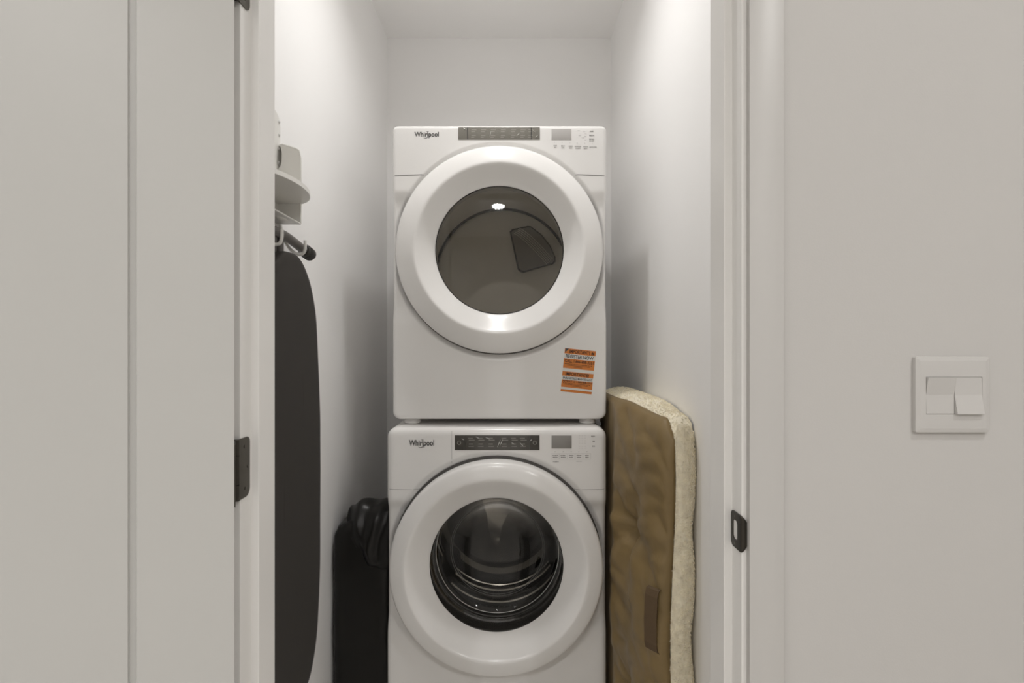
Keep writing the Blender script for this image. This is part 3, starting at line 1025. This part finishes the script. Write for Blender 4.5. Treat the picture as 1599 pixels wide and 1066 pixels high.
def holder():
    root = empty('ironing_board_holder', (XL, 1.28, 1.5465), 'white plastic iron and board holder screwed to the closet wall above the board', 'holder')
    X = lambda v: v - XL
    Y = lambda v: v - 1.28
    Z = lambda v: v - 1.5465
    # back plate on the wall
    pl = prism('back_plate', rrect(Y(1.10), Y(1.447), Z(1.505), Z(1.825), (.01, .01, .03, .03), 6), 0.0, .0035, 'x', M['holder'], root, .001)
    for zz in (1.805, 1.772, 1.737, 1.702):
        lathe_x('screw', [(0.0, .0062), (.0026, .0060), (.0042, .0048), (.0046, .0030)], 0, Y(1.438), Z(zz), M['screw'], pl)
    # half-oval iron rest
    pts = [(0.0, Y(1.09))]
    for k in range(33):
        a = -PI / 2 + PI * k / 32
        pts.append((.122 * math.cos(a) ** .8 if math.cos(a) > 0 else 0, Y(1.275) + .178 * math.sin(a)))
    pts.append((0.0, Y(1.453)))
    sh = prism('iron_rest', pts, Z(1.5965), Z(1.6065), 'z', M['holder'], root, .002)
    # upright divider with a scooped corner, running below the rest as the end of the tray
    dv = [(.0005, Z(1.5465)), (.061, Z(1.5465)), (.061, Z(1.71)), (.058, Z(1.730)), (.050, Z(1.735)), (.012, Z(1.747))]
    for k in range(9):
        a = PI / 2 - PI * k / 8
        dv.append((.0065 + .007 * math.cos(a) * 1.0, Z(1.716) + .029 * math.sin(a)))
    dv += [(.0005, Z(1.68))]
    prism('divider', dv, Y(1.431), Y(1.4345), 'y', M['holder'], root)
    # hollow behind the scooped corner
    box('pocket_back', (.0, Y(1.462), Z(1.675)), (.030, Y(1.465), Z(1.742)), M['holder'], root)
    box('pocket_side', (.028, Y(1.4345), Z(1.675)), (.031, Y(1.465), Z(1.742)), M['holder'], root)
    box('pocket_top', (.0, Y(1.4345), Z(1.742)), (.031, Y(1.465), Z(1.745)), M['holder'], root)
    # rolled front lip on the divider
    tube('divider_lip', [(.061, Y(1.4315), Z(1.5475)), (.061, Y(1.4315), Z(1.712)), (.057, Y(1.4315), Z(1.7305)), (.048, Y(1.4315), Z(1.7355)), (.014, Y(1.4315), Z(1.746))], .0022, M['holder'], root, 8)
    # tray floor with a low bump
    box('tray_floor', (.0, Y(1.13), Z(1.5445)), (.0615, Y(1.4345), Z(1.5482)), M['holder'], root, .0012)
    bm = bmesh.new()
    bmesh.ops.create_uvsphere(bm, u_segments=24, v_segments=12, radius=1, matrix=Matrix.Translation((.040, Y(1.365), Z(1.5480))) @ Matrix.Diagonal((.012, .028, .010, 1)))
    frombm('tray_bump', bm, M['holder'], root, True)
    # prongs that carry the board's foot bar
    for yy in (1.330, 1.480):
        x0 = .0035 if yy < 1.4 else .0035
        pp = [(.006, Y(min(yy, 1.44)), Z(1.545)), (.010, Y(min(yy + .01, 1.45)), Z(1.515)), (.016, Y(yy), Z(1.490)), (.032, Y(yy + .004), Z(1.4785)), (.048, Y(yy + .004), Z(1.4800)), (.0545, Y(yy), Z(1.494)), (.0555, Y(yy - .002), Z(1.513))]
        tube('hook_prong', smooth_pts(pp, 5), .0042, M['holder'], root, 10)


holder()

# ------------------------------------------------------------------ black bag between wall and washer
def black_bag():
    x0, x1, y0, y1 = XL + .0075, WX - .3433 - .004, 1.850, 2.060
    cx, cy = (x0 + x1) / 2, (y0 + y1) / 2
    root = empty('storage_bag', (cx, cy, 0), 'tall black nylon carry bag folded over at the top, wedged beside the washer', 'bag')
    hx, hy = (x1 - x0) / 2, (y1 - y0) / 2
    n, Kz = 72, 70
    vs, fs = [], []

    def top(u):            # height of the top edge across the width, u = -1 wall .. 1 washer
        return .640 + .018 * sstep(-1, -.5, u) + .030 * sstep(-.5, .3, u)
    for k in range(Kz + 1):
        t = k / Kz
        for i in range(n):
            a = 2 * PI * i / n
            c, s = math.cos(a), math.sin(a)
            ex = .24
            u, v = math.copysign(abs(c) ** ex, c), math.copysign(abs(s) ** ex, s)
            z = t * top(u)
            sh = 1 - .10 * sstep(.94, 1.0, t) ** 2 - .02 * (1 - sstep(0, .03, t))
            p = Vector((u * hx * sh, v * hy * sh, z))
            dy = .010 * noise.noise(Vector((p.x * 9, p.z * 5, 1.7))) + .006 * noise.noise(Vector((p.x * 26, p.z * 9, 5.7))) + .012 * math.exp(-((t - .83) / .05) ** 2) * noise.noise(Vector((p.x * 14, 0, 9.0)))
            p.y += -abs(dy) * 1.0 if v < 0 else 0
            vs.append(p)
    for k in range(Kz):
        for i in range(n):
            j = (i + 1) % n
            fs.append((k * n + i, k * n + j, (k + 1) * n + j, (k + 1) * n + i))
    c0 = len(vs); vs.append(Vector((0, 0, top(0) + .004)))
    for i in range(n):
        fs.append((Kz * n + i, Kz * n + (i + 1) % n, c0))
    fs.append(tuple(range(n)))
    raw('bag_body', vs, fs, M['nylon'], root, True)
    # slack mouth of the bag folded over and hanging down the front on the washer side
    path = [(hy * .55, .655), (hy * .2, .702), (-hy * .3, .716), (-hy * .75, .706), (-hy * 1.02, .672), (-hy * 1.17, .625), (-hy * 1.20, .575), (-hy * 1.12, .530), (-hy * 1.03, .512)]
    pp = smooth_pts([(0, a, b) for a, b in path], 6)
    vs, fs = [], []
    Wn = 36
    for k, p in enumerate(pp):
        t = k / (len(pp) - 1)
        xa = -hx * (.62 - .05 * t) + hx * .75 * sstep(.45, .95, t)
        xb = hx * 1.0
        for i in range(Wn + 1):
            u = i / Wn
            x = xa + (xb - xa) * u
            edge = sstep(0, .28, u)
            puff = (edge - 1) * (.050 * (1 - t) + .020 * t)
            wr = .010 * noise.noise(Vector((x * 22, t * 5, 2.2))) + .006 * math.sin(x * 95 + t * 7)
            nrm = Vector((0, -.6 - .4 * t, 1 - t)).normalized()
            q = Vector((x, p.y, p.z)) + nrm * (puff * (1 - .4 * t) + wr * (.5 + .5 * t))
            q.y = min(q.y, hy * .9)
            vs.append(q)
    for k in range(len(pp) - 1):
        for i in range(Wn):
            a = k * (Wn + 1) + i
            fs.append((a, a + 1, a + Wn + 2, a + Wn + 1))
    fl = raw('folded_flap', vs, fs, M['nylon'], root, True)
    md = fl.modifiers.new('t', 'SOLIDIFY'); md.thickness = .004; md.offset = -1


black_bag()

# ------------------------------------------------------------------ pet bed stood on edge between washer and wall
def pet_bed():
    plan = [Vector((p[0], p[1], 0)) for p in ((.4110, 1.440), (.3950, 1.500), (.3740, 1.580), (.3520, 1.670), (.3340, 1.760), (.3270, 1.850), (.3240, 1.95), (.3240, 2.05))]
    root = empty('pet_bed', (.40, 1.75, 0), 'olive brown suede pet bed with cream fleece side, stood on edge beside the washer', 'pet bed')
    pc = smooth_pts(plan, 8)
    off = Vector((.40, 1.75, 0))
    NS = len(pc)
    NZ = 110

    def seam_off(z):       # the seam wanders a little down the front
        return -.010 * sstep(1.0, .1, z) + .004 * math.sin(z * 9)

    def ztop(t):           # top edge of the brown face from front (t=0) to back
        return 1.003 + .050 * sstep(0, .10, t) + .022 * sstep(.1, .5, t)
    tufts = [(.37, .713), (.37, .23), (.97, .95), (.97, .47), (.12, .47)]
    vs, fs = [], []
    nr = []
    for i, p in enumerate(pc):
        tg = (pc[min(i + 1, NS - 1)] - pc[max(i - 1, 0)]).normalized()
        nr.append(Vector((-tg.y, tg.x, 0)))      # towards the washer / camera side
    for i, p in enumerate(pc):
        t = i / (NS - 1)
        for k in range(NZ + 1):
            v = k / NZ
            z = v * ztop(t)
            e = min(1, t / .22)
            edge = math.sqrt(max(0, 1 - (1 - e) ** 2))
            ev = min(1, (ztop(t) - z) / .13)
            edge *= math.sqrt(max(0, 1 - (1 - ev) ** 2))
            b = .046 * edge
            crease = 0
            for ti, (tt, tz) in enumerate(tufts[:4]):
                dx, dz = (t - tt) * .62, z - tz
                d = math.hypot(dx, dz)
                a = math.atan2(dz, dx)
                b -= (.042 * math.exp(-(d / .042) ** 2) + .014 * math.exp(-(dx / .05) ** 2) * math.exp(-(dz / .20) ** 2)) * edge
                crease += .0085 * math.exp(-(d / .15) ** 2) * math.sin(a * 5 + ti + 1.5 * noise.noise(Vector((d * 8, ti, 0)))) * min(1, d / .02)
            wr = .0110 * noise.noise(Vector((t * 5 + 1.5 * z, z * 6, .3))) + .0070 * noise.noise(Vector((t * 8 - 4 * z, z * 15, 4.3))) + .0035 * noise.noise(Vector((t * 14 + 9 * z, z * 30, 1.3)))
            # short pulls running in from the seam
            wr += .0028 * math.exp(-(t / .16) ** 2) * math.sin(z * 95 + 6 * noise.noise(Vector((z * 5, 0, 7))))
            rn = noise.noise(Vector((t * 3.2 + 2.2 * z, z * 9 - 2 * t, 11.0)))
            wr -= .008 * (1 - min(1, abs(rn) * 3.2)) ** 2
            rn = noise.noise(Vector((t * 6 - 1.5 * z, z * 19, 21.0)))
            wr -= .004 * (1 - min(1, abs(rn) * 3.2)) ** 2
            b += (crease + wr) * min(1, edge + .15)
            if t > .5:
                b = min(b, .030 - .016 * sstep(.5, .62, t))
            q = p + nr[i] * b
            q.x += seam_off(z) * (1 - t)
            if q.y > 1.765:
                q.x = max(q.x, .3065)
            vs.append((q.x - off.x, q.y - off.y, z))
    for i in range(NS - 1):
        for k in range(NZ):
            a = i * (NZ + 1) + k
            fs.append((a, a + 1, a + NZ + 2, a + NZ + 1))
    br = raw('suede_underside', vs, fs, M['suede'], root, True)
    md = br.modifiers.new('t', 'SOLIDIFY'); md.thickness = .003; md.offset = -1
    # fleece: wraps from the front seam round to the wall side, and closes over the top
    vs, fs = [], []
    NA, NZf = 30, 150
    grid = {}
    pile = []

    def fl_point(u, z, jit=True):
        # u 0..1 : seam -> front bulge -> wall side -> back
        s = Vector((.4110 + seam_off(z), 1.440, 0))
        ctrl = [s, s + Vector((.016, -.010, 0)), Vector((.445 + .6 * seam_off(z), 1.432, 0)), Vector((.4625 + .35 * seam_off(z), 1.452, 0)), Vector((.4665, 1.52, 0)), Vector((.4665, 1.70, 0)), Vector((.4665, 2.05, 0))]
        f = u * (len(ctrl) - 1)
        i = min(int(f), len(ctrl) - 2)
        P = [ctrl[max(i - 1, 0)], ctrl[i], ctrl[i + 1], ctrl[min(i + 2, len(ctrl) - 1)]]
        t = f - i
        q = 0.5 * ((2 * P[1]) + (-P[0] + P[2]) * t + (2 * P[0] - 5 * P[1] + 4 * P[2] - P[3]) * t * t + (-P[0] + 3 * P[1] - 3 * P[2] + P[3]) * t ** 3)
        q = q.copy()
        w = .004 * noise.noise(Vector((z * 11, u * 4, 0))) + .004 * math.sin(z * 21 + 1)
        if u < .62:
            q.x += w * min(1, u * 5)
            q.y += -.004 * abs(noise.noise(Vector((z * 45, u * 40, 2)))) - .003 * noise.noise(Vector((z * 16, u * 9, 8)))
        q.x = min(q.x, XR - .003)
        return Vector((q.x, q.y, z))
    for k in range(NZf + 1):
        for i in range(NA + 1):
            u = (i / NA) ** 1.35
            tt = max(0, (u - .5) / .5)
            zt = 1.012 + .030 * sstep(0, .10, u) - .020 * sstep(.35, .5, u) + .034 * sstep(.55, 1, u)
            grid[k, i] = len(vs)
            q = fl_point(u, k / NZf * zt)
            vs.append(q - off)
    for k in range(NZf):
        for i in range(NA):
            fs.append((grid[k, i], grid[k, i + 1], grid[k + 1, i + 1], grid[k + 1, i]))
    # top strip bridging brown top edge to fleece top
    T = 24
    top0 = len(vs)
    rows = []
    for i in range(T + 1):
        t = i / T
        j = min(int(t * (NS - 1)), NS - 1)
        p = pc[j]
        zt = ztop(j / (NS - 1))
        a = Vector((p.x, p.y, zt - .004))
        a.x += seam_off(zt) * (1 - t) 
        w_ = Vector((.4660, p.y + .012 * (1 - t), zt - .006))
        row = []
        for m_ in range(7):
            q = m_ / 6
            c = a.lerp(w_, q)
            c.z += .016 * math.sin(PI * q) + .003 * noise.noise(c * 60)
            row.append(len(vs)); vs.append(c - off)
        rows.append(row)
    for r0, r1 in zip(rows, rows[1:]):
        for m_ in range(6):
            fs.append((r0[m_], r0[m_ + 1], r1[m_ + 1], r1[m_]))
    fle = raw('fleece_side', vs, fs, M['fleece'], root, True)
    # front corner plug under the top strip
    # pile: short tapering locks of fleece
    random.seed(3)
    pv, pf = [], []

    def lock(p, n, ln):
        t = n.orthogonal().normalized()
        t.rotate(Matrix.Rotation(random.uniform(0, 6.28), 3, n))
        b = n.cross(t)
        wd = random.uniform(.0010, .0022)
        tip = p + n * ln * .6 + t * ln * random.uniform(-.9, .9) + Vector((0, 0, -ln * .5))
        k = len(pv)
        pv.extend([p + b * wd, p - b * wd, p + n * ln * .5 + b * wd * .6, p + n * ln * .5 - b * wd * .6, tip])
        pf.extend([(k, k + 1, k + 3, k + 2), (k + 2, k + 3, k + 4)])
    for _ in range(9000):
        u = random.uniform(.0, .62)
        z = random.uniform(.0, 1.05)
        p = fl_point(u, z)
        if z > 1.012 + .030 * sstep(0, .10, u) - .02 * sstep(.35, .5, u):
            continue
        n = (Vector((-.35 + u * 2.0, -1 + u * 1.0, random.uniform(-.2, .2)))).normalized()
        lock(p - off, n, random.uniform(.003, .0065))
    for _ in range(2600):
        r = random.choice(range(T)); f = random.random(); q = random.random()
        A = Vector(vs[rows[r][int(q * 6)]]).lerp(Vector(vs[rows[r + 1][int(q * 6)]]), f)
        B = Vector(vs[rows[r][int(q * 6) + (1 if q < 1 else 0)]]).lerp(Vector(vs[rows[r + 1][int(q * 6) + 1]]), f)
        lock(A.lerp(B, q * 6 % 1), Vector((random.uniform(-.3, .1), random.uniform(-.5, .1), 1)).normalized(), random.uniform(.003, .0065))
    for q in pv:
        q.x = min(q.x, XR - .002 - off.x); q.z = max(q.z, .001)
    tag(raw('fleece_pile', pv, pf, M['fleece'], root), kind='stuff')
    # webbing handle on the brown side
    hv = []
    for zz, bl in ((.6200, 0), (.6160, .010), (.600, .016), (.54, .018), (.48, .016), (.462, .010), (.458, 0)):
        hv.append((zz, bl))
    vs, fs = [], []
    c0 = Vector((.4100, 1.450, 0)); c1 = Vector((.4000, 1.485, 0))
    nn = Vector((-.93, -.30, 0)).normalized()
    for zz, bl in hv:
        for c, ex_ in ((c0, .029), (c1, .043)):
            q = c + nn * (bl * .6 + ex_) + Vector((seam_off(zz) * .8, 0, 0))
            vs.append((q.x - off.x, q.y - off.y, zz))
    for k in range(len(hv) - 1):
        fs.append((2 * k, 2 * k + 1, 2 * k + 3, 2 * k + 2))
    st = raw('carry_strap', vs, fs, M['strap'], root)
    md = st.modifiers.new('t', 'SOLIDIFY'); md.thickness = .0025; md.offset = 0
    st['label'] = 'brown webbing carry strap'


pet_bed()
